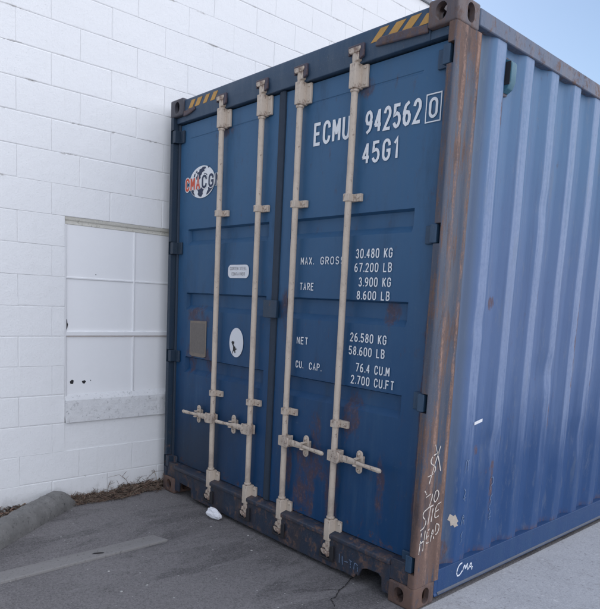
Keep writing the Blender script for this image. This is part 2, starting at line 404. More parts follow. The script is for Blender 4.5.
# ------------------------------------------------------------------ ground
g = MB()
g.add([(-300, -300, 0), (300, -300, 0), (300, 300, 0), (-300, 300, 0)], [(0, 1, 2, 3)])
tag(g.build('ground', M['ground']), kind='structure')

yd = MB(); yd.add([(2.446, -45, .004), (45, -45, .004), (45, 45, .004), (2.446, 45, .004)], [(0, 1, 2, 3)])  # pale right-hand ground, added to bounce light back onto the wall
tag(yd.build('bounce_yard', M['yard']), kind='structure')

# ------------------------------------------------------------------ block wall
WX, WTOP, WY0, WY1 = -.10, 4.60, -9.0, 15.0
WIN = (-.731, .50, .741, 2.005)
wall = tag(empty('block_wall', (WX, 0, 0)), 'tall white painted concrete block wall running along the left behind the container', 'wall')
wb_ = MB()
def joint_fill(y, z):
    h = noise.noise(Vector((y*37.1+z*11.3, z*53.7, .5)))
    return h
def wall_block(y0, y1, z0, z1):
    """one block face; how deep each of its four joints reads depends on the joint, so neighbours agree"""
    if y1-y0 < .025 or z1-z0 < .02: return
    zc, yc = (z0+z1)/2, (y0+y1)/2
    def edge(h, horiz):
        if h < (-.12 if horiz else .10): return .0006, .0030, .0004       # painted over
        return .0016, .0055, .0016 if h < .35 else .0026
    L_, Rr, Bt, Tp = edge(joint_fill(y0, zc), 0), edge(joint_fill(y1, zc), 0), edge(joint_fill(round(yc/.8)*.8, z0), 1), edge(joint_fill(round(yc/.8)*.8, z1), 1)
    ya, yb, za, zb = y0+L_[0], y1-Rr[0], z0+Bt[0], z1-Tp[0]
    ia, ib, ja, jb = ya+L_[1], yb-Rr[1], za+Bt[1], zb-Tp[1]
    o = random.uniform(-.0006, .0006); vs = []; nx_, nz_ = 6, 3
    def face(y, z): return o+.0011*noise.noise(Vector((y*9, z*9, 1.7)))+.0006*noise.noise(Vector((y*31, z*31, 4.1)))
    outer = [(-max(L_[2], Bt[2]), ya, za), (-max(Rr[2], Bt[2]), yb, za), (-max(Rr[2], Tp[2]), yb, zb), (-max(L_[2], Tp[2]), ya, zb)]
    base = [(-.014, y, z) for _, y, z in outer]
    grid = [(face(ia+(ib-ia)*i/nx_, ja+(jb-ja)*j/nz_), ia+(ib-ia)*i/nx_, ja+(jb-ja)*j/nz_) for j in range(nz_+1) for i in range(nx_+1)]
    G = lambda i, j: 8+j*(nx_+1)+i
    fs = [(0, 1, 5, 4), (1, 2, 6, 5), (2, 3, 7, 6), (3, 0, 4, 7)]
    fs = [tuple(reversed(f)) for f in fs]
    ring = [[G(i, 0) for i in range(nx_+1)], [G(nx_, j) for j in range(nz_+1)], [G(i, nz_) for i in range(nx_, -1, -1)], [G(0, j) for j in range(nz_, -1, -1)]]
    for q in range(4): fs.append((q, (q+1) % 4, *reversed(ring[q])))
    fs += [(G(i, j), G(i+1, j), G(i+1, j+1), G(i, j+1)) for j in range(nz_) for i in range(nx_)]
    wb_.add(outer+base+grid, fs)
k0, k1 = -3, 20
for k in range(k0, k1):
    z0, z1 = JZ0+k*JDZ, JZ0+(k+1)*JDZ
    if z1 <= .0: continue
    z0 = max(z0, -.02); z1 = min(z1, WTOP)
    y = (JY0 if k % 2 == 0 else JY1)-20*JDY
    while y < WY1:
        a, b = y, y+JDY; y += JDY
        if b < WY0: continue
        inz = z1 > WIN[2]-.165 and z0 < WIN[3]-.01
        if inz and a < WIN[1] and b > WIN[0]:
            if a < WIN[0]: wall_block(a, WIN[0], z0, z1)
            if b > WIN[1]: wall_block(WIN[1], b, z0, z1)
        else: wall_block(a, b, z0, z1)
# mortar bed behind the block faces, leaving the window opening
bd = -.0045
for (a, b, c_, d_) in ((WY0, WIN[0], -.1, WTOP), (WIN[1], WY1, -.1, WTOP), (WIN[0], WIN[1], -.1, WIN[2]-.164), (WIN[0], WIN[1], WIN[3], WTOP)):
    wb_.box(-.20, bd, a, b, c_, d_)
wb_.box(-.205, -.06, WIN[0]-.02, WIN[1]+.02, WIN[2]-.18, WIN[3]+.02)
wb_.build('block_face', M['wall'], wall)
cp = MB(); cp.box(-.24, .022, WY0-.02, WY1+.02, WTOP, WTOP+.045); cp.build('coping', M['coping'], wall, .006)

win = empty('window', (0, 0, 0)); win.parent = wall
win['label'] = 'steel framed window painted over in white'
hd = MB(); hd.prism([(-.05, WIN[3]), (-.004, WIN[3]-.001), (-.010, WIN[3]-.022), (-.020, WIN[3]-.030), (-.022, WIN[3]-.052), (-.05, WIN[3]-.052)], 'y', 0, 1)
hd.v = [(x, WIN[0]+.001+(WIN[1]-WIN[0]-.002)*y, z) for x, y, z in hd.v]; hd.build('window_frame', M['winhead'], win, .003)
mz = [.741, 1.197, 1.592, 1.953]; my = [-.731, -.205, .32, .50]
for i in range(3):
    for j in range(3):
        p_ = MB(); p_.box(-.06, -.026-.0015*((i+j) % 2), my[j], my[j+1], mz[i]+.001, mz[i+1])
        p_.build('pane', M['pane'], win)
for yy in my[1:3]:
    q = MB(); q.prism([(-.040, yy-.010), (-.019, yy-.006), (-.019, yy+.006), (-.040, yy+.010)], 'z', .742, 1.952)
    q.build('muntin', M['muntin'], win, .003)
q = MB(); q.box(-.040, -.0205, my[0]+.001, my[3]-.001, 1.586, 1.599); q.build('muntin', M['muntin'], win, .003)
q = MB(); q.box(-.040, -.0125, my[0]+.001, my[3]-.001, 1.190, 1.222); q.build('muntin', M['muntin'], win, .004)
q = MB(); q.box(-.040, -.0160, my[0]+.02, my[3]-.001, 1.187, 1.1905); q.build('rust_line', M['rustline'], win)
q = MB(); q.box(-.045, -.012, WIN[0]+.0005, WIN[0]+.016, .742, 1.952); q.build('window_frame', M['muntin'], win, .004)
for (cy, cz, r) in ((-.672, .862, .016), (-.585, .86, .014), (-.535, .868, .004), (-.712, 1.27, .012), (-.50, 1.625, .004)):
    q = MB(); n = 11
    pts = [(cy+r*random.uniform(.6, 1.15)*math.cos(2*math.pi*i/n), cz+r*random.uniform(.6, 1.2)*math.sin(2*math.pi*i/n)*(3.0 if cy < -.7 else 1)) for i in range(n)]
    q.prism([(y, z) for y, z in pts], 'x', -.030, -.0250); q.build('chipped_hole', M['dark'], win)
# rough sill block: a slightly lumpy front under a sloping top
sl = MB(); ny, nz = 60, 9
prof = [(-.05, .790), (-.012, .765), (.006, .744), (.012, .736)]+[(.013, .736-.158*(i+1)/nz) for i in range(nz)]
for j in range(ny+1):
    y = WIN[0]+(WIN[1]-WIN[0])*j/ny
    for i, (x, z) in enumerate(prof):
        w = noise.noise(Vector((y*30, z*30, 1)))*.0022 if i > 2 else noise.noise(Vector((y*20, z*20, 4)))*.0015
        sl.v.append((x+w, y, z))
np_ = len(prof)
for j in range(ny):
    for i in range(np_-1): sl.f.append((j*np_+i, j*np_+i+1, (j+1)*np_+i+1, (j+1)*np_+i))
sl.f.append(tuple(range(np_-1, -1, -1))); sl.f.append(tuple(range(ny*np_, (ny+1)*np_)))
sl.build('sill', M['sillstone'], win)

# ------------------------------------------------------------------ container
W, L, H = 2.438, 12.192, 2.896
con = tag(empty('shipping_container'), 'blue rusting high cube shipping container with its two doors closed, parked beside the white wall', 'shipping container')

def casting(x0, y0, z0, sx, sy, mat, label=None):
    """sx/sy: +1 when the outer side face is at +x / the outer end face at -y"""
    b = MB(); b.box(x0, x0+.162, y0, y0+.178, z0, z0+.118)
    o = b.build('corner_casting', mat, con, .010, 3)
    ox = x0 if sx < 0 else x0+.162; cx = x0+(.0895 if sx < 0 else .162-.0895)
    cy = y0+(.1035 if sy > 0 else .178-.1035); cz = z0+(.059 if z0 > 1 else .059)
    cs = [MB().prism(stadium(cx, cz, .062, .078), 'y', y0-.02, y0+.2),
          MB().prism(stadium(cy, cz, .056, .084), 'x', x0-.02, x0+.19),
          MB().prism(stadium(cx, cy, .062, .12), 'z', z0-.02, z0+.14) if z0 > 1 else MB().prism(stadium(cx, cy, .062, .12), 'z', z0-.02, z0+.06),
          MB().box(x0+.028, x0+.134, y0+.028, y0+.15, z0+.025, z0+.093)]
    cut(o, cs)
    if label: o['label'] = label
    return o
casting(0, 0, H-.118, -1, 1, M['castdark']); casting(W-.162, 0, H-.118, 1, 1, M['cast'], 'rusty upper corner casting nearest the viewer')
casting(0, 0, 0, -1, 1, M['castdark']); casting(W-.162, 0, 0, 1, 1, M['cast'], 'heavily rusted lower corner casting nearest the viewer')
for z in (0, H-.118):
    casting(0, L-.178, z, -1, -1, M['castdark']); casting(W-.162, L-.178, z, 1, -1, M['castdark'])

HZ = (.235, 1.052, 1.853, 2.645)
def post_poly(right):
    p = [(2.396, .004), (2.424, .0), (2.432, .0035), (2.4365, .009), (2.438, .018), (2.438, .102), (2.434, .108), (2.434, .154), (2.438, .160), (2.438, .204), (2.408, .212), (2.402, .11), (2.396, .11)]
    return p if right else [(W-x, y) for x, y in p]
for right in (True, False):
    b = MB(); b.prism(post_poly(right), 'z', .118, H-.118)
    o = b.build('corner_post', M['post'] if right else M['postdark'], con)
    cs = []
    for z in HZ:
        x0, x1 = (2.390, 2.4315) if right else (W-2.4315, W-2.390)
        cs.append(MB().box(x0, x1, -.02, .045, z-.047, z+.047))
    cut(o, cs)
    for y0 in (L-.20,):
        b = MB(); x0, x1 = (W-.07, W) if right else (0, .07)
        b.box(x0, x1, y0, L, .118, H-.118); b.build('corner_post', M['post'], con)

# header above the doors
hb = MB(); hb.prism([(.030, 2.738), (.020, 2.792), (.018, 2.800), (.018, 2.878), (.026, 2.886), (.15, 2.888), (.15, 2.738)], 'x', .162, W-.162)
header = hb.build('door_header', M['header'], con, .004)
for a, b in ((.043, .1615), (W-.1615, W-.043)):
    q = MB(); q.box(a, b, .03, .15, 2.738, 2.777); q.build('header_end', M['header'], con, .003)
for bots in ([(.215, .265), (.295, .35), (.395, .44), (.485, .535)], [(1.915, 1.968), (2.015, 2.075), (2.105, 2.165), (2.215, 2.268)]):
    for i, (a, b) in enumerate(bots):
        z0, z1, sh = 2.812, 2.868, .062
        if bots[0][0] < 1: z1 = 2.862; sh = .04
        q = [(a, z0), (b, z0), (min(b+sh, 2.274), z1), (a+sh, z1)] if not (i == 3 and a > 2) else [(a, z0), (b, z0), (2.272, z1-.012), (2.255, z1-.012)]
        s_ = MB(); s_.prism(q, 'y', .0160, .0185); s_.build('hazard_stripe', M['yellow'], header)
br = MB(); br.prism([(1.955, 2.784), (1.965, 2.812), (1.99, 2.822), (2.20, 2.812), (2.275, 2.800), (2.275, 2.765), (2.15, 2.772)], 'y', .003, .019)
br.build('header_bracket', M['bracket'], con, .006)
br = MB(); br.prism([(W-x, z) for x, z in [(2.13, 2.79), (2.14, 2.812), (2.275, 2.802), (2.275, 2.765), (2.2, 2.772)]], 'y', .006, .019)
br.build('header_bracket', M['bracket'], con, .006)

# sill: ragged lower edge with two openings, a lip and a sloping ledge
sb = MB()
sp = [(.163, .19), (.163, .03), (.222, .03), (.226, .105), (.385, .100), (.395, .032), (.9, .028), (1.5, .024), (1.86, .026), (1.96, .034), (2.03, .030), (2.046, .055), (2.062, .048), (2.085, .098), (2.12, .112), (2.20, .116), (2.222, .100), (2.228, .03), (2.2755, .03), (2.2755, .19)]
sb.prism(sp, 'y', .010, .024)
sill = sb.build('door_sill', M['sill'], con, .002)
s2 = MB(); s2.prism([(.010, .188), (-.002, .192), (-.002, .214), (.004, .219), (.052, .231), (.16, .231), (.16, .168), (.040, .168), (.024, .182)], 'x', .163, 2.2755)
s2.build('sill_lip', M['sill'], con, .003)
s3 = MB(); s3.box(.05, W-.05, .16, .18, .02, .17); s3.build('under_beam', M['dark'], con)
s3 = MB(); s3.box(.01, W-.06, .17, L-.01, .14, .17); s3.build('floor_deck', M['dark'], con)
for a, b in ((.043, .1625), (2.276, 2.395)):
    q = MB(); q.box(a, b, .01, .16, .119, .232); q.build('sill_end', M['sill'], con, .003)

# ---- doors
DY = .060
def door(x0, x1, gx0, gx1, label):
    root = empty('door', (0, 0, 0)); root.parent = con; root['label'] = label
    xs = [x0, x0+.03, gx0, gx0+.010, gx1-.010, gx1, x1-.03, x1]
    xs = xs[:4]+[gx0+.010+(gx1-gx0-.02)*i/12 for i in range(1, 12)]+xs[4:]
    zs = [(.236, 0), (.34, 0)]
    for top, bot in ((1.062, .952), (1.532, 1.418), (1.988, 1.884)):
        zs += [(bot-.012, 0), (bot+.022, .030), (top-.010, .030), (top, 0)]
    zs += [(2.30, 0), (2.615, 0), (2.618, .003), (2.624, .003), (2.627, 0), (2.728, 0)]
    b = MB(); nx = len(xs)
    for z, d in zs:
        for x in xs:
            inside = 1 if gx0 < x < gx1 and not (x in (gx0, gx1)) else 0
            w = .0022*noise.noise(Vector((x*3.1, z*2.3, 2.0)))+.0012*noise.noise(Vector((x*9, z*8, 5.0))) if x0+.02 < x < x1-.02 else 0
            b.v.append((x, DY+d*inside+w, z))
    nf = len(zs)
    for i in range(nf-1):
        for j in range(nx-1): b.f.append((i*nx+j, i*nx+j+1, (i+1)*nx+j+1, (i+1)*nx+j))
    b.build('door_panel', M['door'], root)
    e = MB(); e.box(x0, x1, DY+.040, DY+.05, .236, 2.728)
    e.box(x0, x0+.004, DY, DY+.05, .236, 2.728); e.box(x1-.004, x1, DY, DY+.05, .236, 2.728)
    e.build('door_edge', M['hinge'], root)
    return root
dl = door(.060, 1.188, .182, 1.115, 'left door carrying the round shipping line emblem, two stickers and a data plate')
dr = door(1.232, 2.378, 1.318, 2.232, 'right door carrying the white stencilled container number and weights')
# rubber seal between and around the leaves
for par, x0, x1 in ((dl, 1.176, 1.231), (dl, .0435, .062), (dr, 2.376, 2.3945)):
    b = MB(); b.prism([(x0, DY+.03), (x0, DY-.010), (x0+.3*(x1-x0), DY-.016), (x0+.7*(x1-x0), DY-.016), (x1, DY-.010), (x1, DY+.03)], 'z', .2325, 2.735)
    b.build('door_seal', M['rubber'], par, .003)
b = MB(); b.box(1.135, 1.262, .020, .043, 1.400, 1.508); b.build('overlap_plate', M['plateblue'], dr, .004)
# hinges
for z in HZ:
    for sx, par in ((1, dr), (-1, dl)):
        X = (lambda v: v) if sx > 0 else (lambda v: W-v)
        h = MB(); h.box(*sorted((X(2.318), X(2.388))), DY-.016, DY-.002, z-.043, z+.043)
        h.box(*sorted((X(2.372), X(2.410))), .004, DY-.004, z-.043, z+.043)
        h.build('hinge', M['hinge'] if sx > 0 else M['postdark'], par, .003)

# ---- locking gear (each piece modelled once round its own bar, then copied)
BY = .022
def bar_mesh():
    b = MB(); b.tube([(0, 0, .20), (0, 0, 2.70)], .0180, 20); return b
def guard_mesh(z0, z1, flip):
    b = MB()
    b.prism([(-.023, -.025), (.019, -.027), (.023, -.021), (.025, .036), (-.025, .036)], 'z', z0, z1)
    b.prism([(.023, .018), (.064, .020), (.064, .036), (.023, .036)], 'z', z0+.006, z1-.006)
    zc = z0-.016 if flip else z1+.003
    b.tube([(0, 0, zc), (0, 0, zc+.013)], .0235, 20)
    for zz in (z0+.022, z1-.022): b.tube([(.05, .022, zz), (.05, .012, zz)], .008, 8)
    return b
def cam_mesh(top):
    b = MB()
    if top:
        b.tube([(0, 0, 2.735), (0, 0, 2.765), (0, 0, 2.80)], [.020, .023, .020], 14)
        b.prism([(-.036, 2.800), (-.030, 2.786), (.030, 2.786), (.044, 2.800), (.044, 2.812), (-.036, 2.812)], 'y', -.026, .008)
        b.prism([(.010, 2.742), (.032, 2.748), (.034, 2.786), (.010, 2.79)], 'y', -.022, .010)
    else:
        b.tube([(0, 0, .172), (0, 0, .14), (0, 0, .10)], [.020, .023, .019], 14)
        b.prism([(-.032, .098), (-.040, .118), (-.020, .112), (.020, .110), (.038, .120), (.034, .092), (.012, .078), (.004, .090), (-.014, .088)], 'y', -.028, .004)
        b.prism([(-.034, .124), (-.024, .150), (-.010, .150), (-.010, .124)], 'y', -.024, .006)
    return b
def guide_mesh(z):
    b = MB(); b.prism([(-.022, -.022), (.020, -.024), (.023, .037), (-.023, .037)], 'z', z-.020, z+.020)
    b.prism([(.022, .014), (.072, .018), (.072, .037), (.022, .037)], 'z', z-.020, z+.020)
    b.tube([(.055, .018, z), (.055, .008, z)], .008, 8); return b
def hub_mesh(s):
    b = MB(); z = .667
    b.prism([(s*-.026, z-.030), (s*.05, z-.036), (s*.062, z-.02), (s*.062, z+.022), (s*.05, z+.036), (s*-.026, z+.030)], 'y', -.030, -.016)
    b.prism([(s*-.026, z-.030), (s*.05, z-.036), (s*.05, z+.036), (s*-.026, z+.030)], 'y', .016, .026)
    b.box(*sorted((s*.022, s*.05)), -.016, .016, z-.032, z+.032)
    b.tube([(s*.042, -.036, z), (s*.042, -.028, z)], .011, 10); return b
def lever_mesh(s, ln):
    b = MB(); z = .667
    st = [(.03, -.012, .019, .006), (.11, -.013, .020, .0065), (.16, -.014, .017, .007), (.20, -.020, .011, .009), (.24, -.026, .010, .009), (ln-.05, -.034, .0125, .009), (ln-.01, -.036, .013, .009), (ln, -.036, .009, .006)]
    n = 10; rings = []
    for (x, y, hh, tt) in st:
        rings.append([(s*x, y+tt*math.cos(2*math.pi*k/n), z+hh*math.sin(2*math.pi*k/n)-.0*x) for k in range(n)])
    fs = []
    for i in range(len(st)-1):
        for k in range(n): fs.append((i*n+k, i*n+(k+1) % n, (i+1)*n+(k+1) % n, (i+1)*n+k))
    fs += [tuple(range(n)), tuple(range((len(st)-1)*n, len(st)*n))]
    b.add([q for r in rings for q in r], fs); return b
def keep_mesh(s):
    b = MB(); z = .667; x = s*.185
    o = [(px, pz) for px, pz in stadium(x, z, .044, .128)]
    b.prism(o, 'y', .004, .012); b.box(x-.014, x+.014, .012, .037, z-.03, z+.03)
    for dz in (-.045, .045): b.tube([(x, .004, z+dz), (x, -.004, z+dz)], .009, 8)
    b.prism([(x-.012, z-.020), (x+.012, z-.020), (x+.014, z-.012), (x-.014, z-.012)], 'y', -.034, .004)
    b.prism([(x-.012, z+.026), (x+.012, z+.026), (x+.010, z+.018), (x-.010, z+.018)], 'y', -.030, .004); return b
def keeper_mesh(z, top):
    b = MB()
    if top:
        b.prism([(.036, z-.05), (.062, z-.04), (.062, z+.025), (-.046, z+.025), (-.046, z-.02), (-.034, z-.02), (-.034, z+.012), (.036, z+.012)], 'y', -.016, .0)
    else:
        b.prism([(.034, z+.05), (.060, z+.06), (.064, z-.035), (-.046, z-.035), (-.046, z+.02), (-.036, z+.02), (-.036, z-.022), (.034, z-.022)], 'y', -.018, -.006)
    return b
bars = [(.622, dl, -1), (1.046, dl, -1), (1.394, dr, 1), (1.818, dr, 1)]
proto = {}
for x, par, s in bars:
    loc = (x, BY, 0)
    kinds = [('locking_bar', 'bar', bar_mesh, 0), ('bar_guard', 'g1', lambda: guard_mesh(2.615, 2.738, True), .004), ('bar_guard', 'g2', lambda: guard_mesh(.172, .296, False), .004),
             ('bar_cam', 'c1', lambda: cam_mesh(True), .003), ('bar_cam', 'c2', lambda: cam_mesh(False), .003), ('bar_guide', 'd1', lambda: guide_mesh(2.066), .003), ('bar_guide', 'd2', lambda: guide_mesh(.846), .003),
             ('handle_hub', 'h%d' % s, lambda: hub_mesh(s), .003), ('handle_lever', 'l%d' % s, lambda: lever_mesh(s, .335 if s < 0 else .372), 0), ('handle_retainer', 'k%d' % s, lambda: keep_mesh(s), .003)]
    for name, key, fn, bv in kinds:
        if key in proto: copy(proto[key], par, loc)
        else: proto[key] = fn().build(name, M['cream'], par, bv, 2, True, loc)
    for key, z, top in (('t', 2.80, True), ('b', .10, False)):
        kk = 'keeper'+key; lc = (x, .018, 0) if top else (x, .010, 0)
        if kk in proto: copy(proto[kk], con, lc)
        else: proto[kk] = keeper_mesh(z, top).build('cam_keeper', M['bracket'] if top else M['dark'], con, .003, 2, True, lc)

# ---- lettering on the right door
TY = DY-.0045
def arc(cx, cy, rx, ry, a0, a1, n=9): return [(cx+rx*math.cos(R(a0+(a1-a0)*k/n)), cy+ry*math.sin(R(a0+(a1-a0)*k/n))) for k in range(n+1)]
rO = .22
O_ = arc(.28, .72, .28, .28, 0, 180)+arc(.28, .28, .28, .28, 180, 360)
GL = {  # monoline block letters in a cell .56 wide and 1 high
 'A': [[(0, 0), (.28, 1), (.56, 0)], [(.10, .34), (.46, .34)]],
 'B': [[(0, 0), (0, 1), (.3, 1)]+arc(.3, .76, .22, .24, 90, -90)+[(0, .52)], [(0, 0), (.3, 0)]+arc(.3, .26, .26, .26, -90, 90)],
 'C': [arc(.28, .72, .28, .28, 0, 180)+arc(.28, .28, .28, .28, 180, 360)],
 'E': [[(.54, 1), (0, 1), (0, 0), (.54, 0)], [(0, .52), (.46, .52)]],
 'F': [[(.54, 1), (0, 1), (0, 0)], [(0, .52), (.46, .52)]],
 'G': [arc(.28, .72, .28, .28, 0, 180)+arc(.28, .28, .28, .28, 180, 360)+[(.56, .46), (.32, .46)]],
 'K': [[(0, 0), (0, 1)], [(.54, 1), (.02, .40)], [(.16, .56), (.56, 0)]],
 'L': [[(0, 1), (0, 0), (.52, 0)]], 'M': [[(0, 0), (0, 1)], [(.02, .98), (.30, .32)], [(.30, .32), (.58, .98)], [(.60, 1), (.60, 0)]],
 'N': [[(0, 0), (0, 1)], [(.02, .97), (.54, .03)], [(.56, 0), (.56, 1)]], 'O': [O_+[O_[0]]], '0': [O_+[O_[0]]],
 'P': [[(0, 0), (0, 1), (.3, 1)]+arc(.3, .74, .25, .26, 90, -90)+[(0, .48)]],
 'R': [[(0, 0), (0, 1), (.3, 1)]+arc(.3, .74, .25, .26, 90, -90)+[(0, .48)], [(.26, .48), (.56, 0)]],
 'S': [arc(.28, .75, .26, .25, 20, 270)+arc(.28, .25, .27, .25, 90, -160)], 'T': [[(0, 1), (.56, 1)], [(.28, 1), (.28, 0)]],
 'U': [[(0, 1)]+arc(.28, .28, .28, .28, 180, 360)+[(.56, 1)]], 'V': [[(0, 1), (.28, 0), (.56, 1)]],
 'X': [[(0, 0), (.56, 1)], [(0, 1), (.56, 0)]], '1': [[(.06, .78), (.26, 1), (.26, 0)]],
 '2': [arc(.28, .73, .27, .27, 170, -30)+[(0, 0), (.56, 0)]], '3': [arc(.27, .76, .24, .24, 160, -90), arc(.27, .26, .28, .26, 90, -160)],
 '4': [[(.42, 0), (.42, 1)], [(.40, .97), (.02, .30)], [(0, .28), (.58, .28)]], '5': [[(.52, 1), (.06, 1), (.03, .56)]+arc(.27, .31, .28, .31, 120, -155)],
 '6': [[(.44, 1)]+arc(.34, .40, .34, .56, 118, 172), arc(.28, .29, .28, .29, 180, 540)], '7': [[(0, 1), (.56, 1), (.2, 0)]],
 '8': [arc(.28, .76, .23, .24, 0, 360), arc(.28, .26, .28, .26, 90, 450)], '9': [[(.12, 0)]+arc(.22, .60, .34, .56, -62, -8), arc(.28, .71, .28, .29, 0, 360)],
 'I': [[(.28, 0), (.28, 1)]], '.': [[(.02, 0), (.02, .10)]], ' ': []}
ADV = {'.': .38, ' ': .75, '1': .72, 'M': 1.02}
def T(body, x0, x1, z0, z1, wt=.17, y=None, mat='white', par=None, name='lettering'):
    if ' ' in body:      # every word is a piece of its own
        wd = lambda t: sum(ADV.get(c, 1.0) for c in t)
        full = wd(body)-.44; k = (x1-x0)/full; cur = 0
        for part in body.split(' '):
            last = .60 if part[-1] == 'M' else .26 if part[-1] == '1' else .12 if part[-1] == '.' else .56
            wl = wd(part)-ADV.get(part[-1], 1.0)+last
            T(part, x0+cur*k, x0+(cur+wl)*k, z0, z1, wt, y, mat, par, name); cur += wd(part)+ADV[' ']
        return
    y = TY if y is None else y; par = par or dr
    tot = sum(ADV.get(c, 1.0) for c in body)-(ADV.get(body[-1], 1.0)-(.60 if body[-1] == 'M' else .26 if body[-1] == '1' else .56))
    hh = z1-z0; kx = (x1-x0)/tot; b = MB(); cur = 0; lay = 0; w = wt*hh*.5
    for c in body:
        for ln in GL[c]:
            P = [Vector((x0+(cur+u)*kx, z0+v*hh)) for u, v in ln]
            Q = [P[0]]
            for p in P[1:]:
                if (p-Q[-1]).length > 1e-6: Q.append(p)
            n = len(Q); cl = (Q[0]-Q[-1]).length < 1e-5; A, B = [], []
            for i, p in enumerate(Q):
                pa = Q[i-1] if i else (Q[-2] if cl else None); pb = Q[i+1] if i < n-1 else (Q[1] if cl else None)
                d0 = (p-pa).normalized() if pa is not None else (pb-p).normalized(); d1 = (pb-p).normalized() if pb is not None else d0
                n0, n1 = Vector((-d0.y, d0.x)), Vector((-d1.y, d1.x)); mm = (n0+n1)
                mm = mm.normalized() if mm.length > 1e-6 else n0
                k = min(1.7, 1/max(.3, mm.dot(n0))); e = Vector((0, 0))
                if pa is None: e = -d1*w*.3
                if pb is None: e = d0*w*.3
                A.append(p+mm*w*k+e); B.append(p-mm*w*k+e)
            yy = y-.00012*(lay % 4); lay += 1
            b.add([(q.x, yy, q.y) for q in A]+[(q.x, yy, q.y) for q in B], [(i, i+1, n+i+1, n+i) for i in range(n-1)])
        cur += ADV.get(c, 1.0)
    o = b.build(name, M[mat], par); return o
T('ECMU', 1.494, 1.760, 2.390, 2.498, .165)
T('942562', 1.882, 2.226, 2.392, 2.494, .16)
T('0', 2.284, 2.322, 2.402, 2.482)
fr = MB()
for (a, b, c_, d_) in ((2.258, 2.348, 2.376, 2.382), (2.258, 2.348, 2.502, 2.508), (2.258, 2.264, 2.382, 2.502), (2.342, 2.348, 2.382, 2.502)):
    fr.add([(a, TY, c_), (b, TY, c_), (b, TY, d_), (a, TY, d_)], [(0, 1, 2, 3)])
fr.build('digit_frame', M['white'], dr)
T('45G1', 1.872, 2.098, 2.242, 2.336, .16)
small = [('MAX. GROSS', 1.430, 1.778, 1.722, 1.764), ('30.480 KG', 1.866, 2.112, 1.752, 1.800), ('67.200 LB', 1.862, 2.114, 1.680, 1.726),
         ('TARE', 1.432, 1.545, 1.575, 1.617), ('3.900 KG', 1.898, 2.114, 1.604, 1.651), ('8.600 LB', 1.890, 2.112, 1.535, 1.580),
         ('NET', 1.428, 1.520, 1.258, 1.300), ('26.580 KG', 1.860, 2.110, 1.308, 1.355), ('58.600 LB', 1.856, 2.104, 1.236, 1.282),
         ('CU. CAP.', 1.428, 1.656, 1.116, 1.158), ('76.4 CU.M', 1.914, 2.144, 1.148, 1.194), ('2.700 CU.FT', 1.884, 2.180, 1.080, 1.126)]
for b_, x0, x1, z0, z1 in small: T(b_, x0, x1, z0+.002, z1-.002, .15)

# ---- left door: emblem, stickers, plate
def flat(name, poly, y, mat, par, th=.0012):
    q = MB(); q.prism(poly, 'y', y-th, y); return q.build(name, M[mat], par)
EX, EZ, ERX, ERZ = .352, 2.305, .160, .110
flat('emblem_globe', ellipse(EX, EZ, ERX, ERZ, 64), DY-.0035, 'white', dl)
def cont(pts, dy=0): return flat('emblem_land', [(EX+u*ERX, EZ+v*ERZ) for u, v in pts], DY-.0052, 'navy', dl)
cont([(-.42, .18), (-.46, .34), (-.34, .50), (-.40, .62), (-.22, .66), (-.20, .80), (-.02, .84), (.04, .92), (.26, .90), (.30, .80), (.16, .76), (.20, .66), (.02, .60), (-.04, .46), (-.12, .40), (-.10, .26), (-.22, .16), (-.34, .22)])
cont([(-.66, .38), (-.60, .56), (-.52, .60), (-.54, .46), (-.58, .36)]); cont([(-.50, .62), (-.42, .76), (-.36, .72), (-.42, .62)])
cont([(.10, .42), (.20, .52), (.36, .46), (.42, .38), (.28, .30), (.14, .34)]); cont([(.44, .88), (.56, .92), (.50, .78)])
cont([(-.34, -.42), (-.16, -.36), (.12, -.34), (.16, -.50), (.08, -.62), (.10, -.76), (-.02, -.92), (-.18, -.88), (-.30, -.74), (-.26, -.60)])
cont([(.50, -.40), (.66, -.32), (.90, -.30), (.84, -.50), (.66, -.66), (.50, -.80), (.38, -.84), (.44, -.64), (.52, -.54)])
cont([(-.86, -.42), (-.76, -.38), (-.62, -.46), (-.64, -.58), (-.52, -.78), (-.60, -.76), (-.76, -.62)])
T('CMA', .150, .326, 2.262, 2.338, .40, DY-.0066, 'white', dl, 'emblem_lettering')
T('CMA', .150, .326, 2.262, 2.338, .23, DY-.0076, 'red', dl, 'emblem_lettering')
T('CGM', .362, .580, 2.266, 2.342, .36, DY-.0066, 'white', dl, 'emblem_lettering')
T('CGM', .362, .580, 2.266, 2.342, .22, DY-.0076, 'navy', dl, 'emblem_lettering')
rr = []
for (cx, cz, a0) in ((.896, 1.694, 0), (.734, 1.694, 90), (.734, 1.675, 180), (.896, 1.675, 270)): rr += arc(cx, cz, .034, .034, a0, a0+90, 7)
st1 = flat('sticker', rr, DY-.003, 'sticker', dl); st1['label'] = 'small white oblong sticker with two grey lines'
T('CORTEN STEEL', .726, .906, 1.694, 1.712, .16, DY-.0055, 'ink', dl, 'sticker_print')
T('CONTAINER', .745, .888, 1.658, 1.678, .16, DY-.0055, 'ink', dl, 'sticker_print')
st2 = flat('sticker', ellipse(.821, 1.214, .077, .098), DY-.003, 'sticker', dl); st2['label'] = 'upright oval white sticker with a small black figure'
def ks(pts): return flat('sticker_figure', [(.821+u*.077, 1.214+v*.098) for u, v in pts], DY-.0050, 'black', dl)
ks([(-.66, -.02), (-.56, .10), (-.42, .04), (-.30, .08), (-.26, -.06), (-.38, -.14), (-.28, -.24), (-.10, -.30), (-.06, -.40), (.20, -.42), (-.04, -.50), (-.10, -.56), (-.04, -.72), (-.14, -.74), (-.24, -.58), (-.34, -.60), (-.44, -.74), (-.52, -.82), (-.48, -.66), (-.40, -.50), (-.40, -.28), (-.52, -.16)])
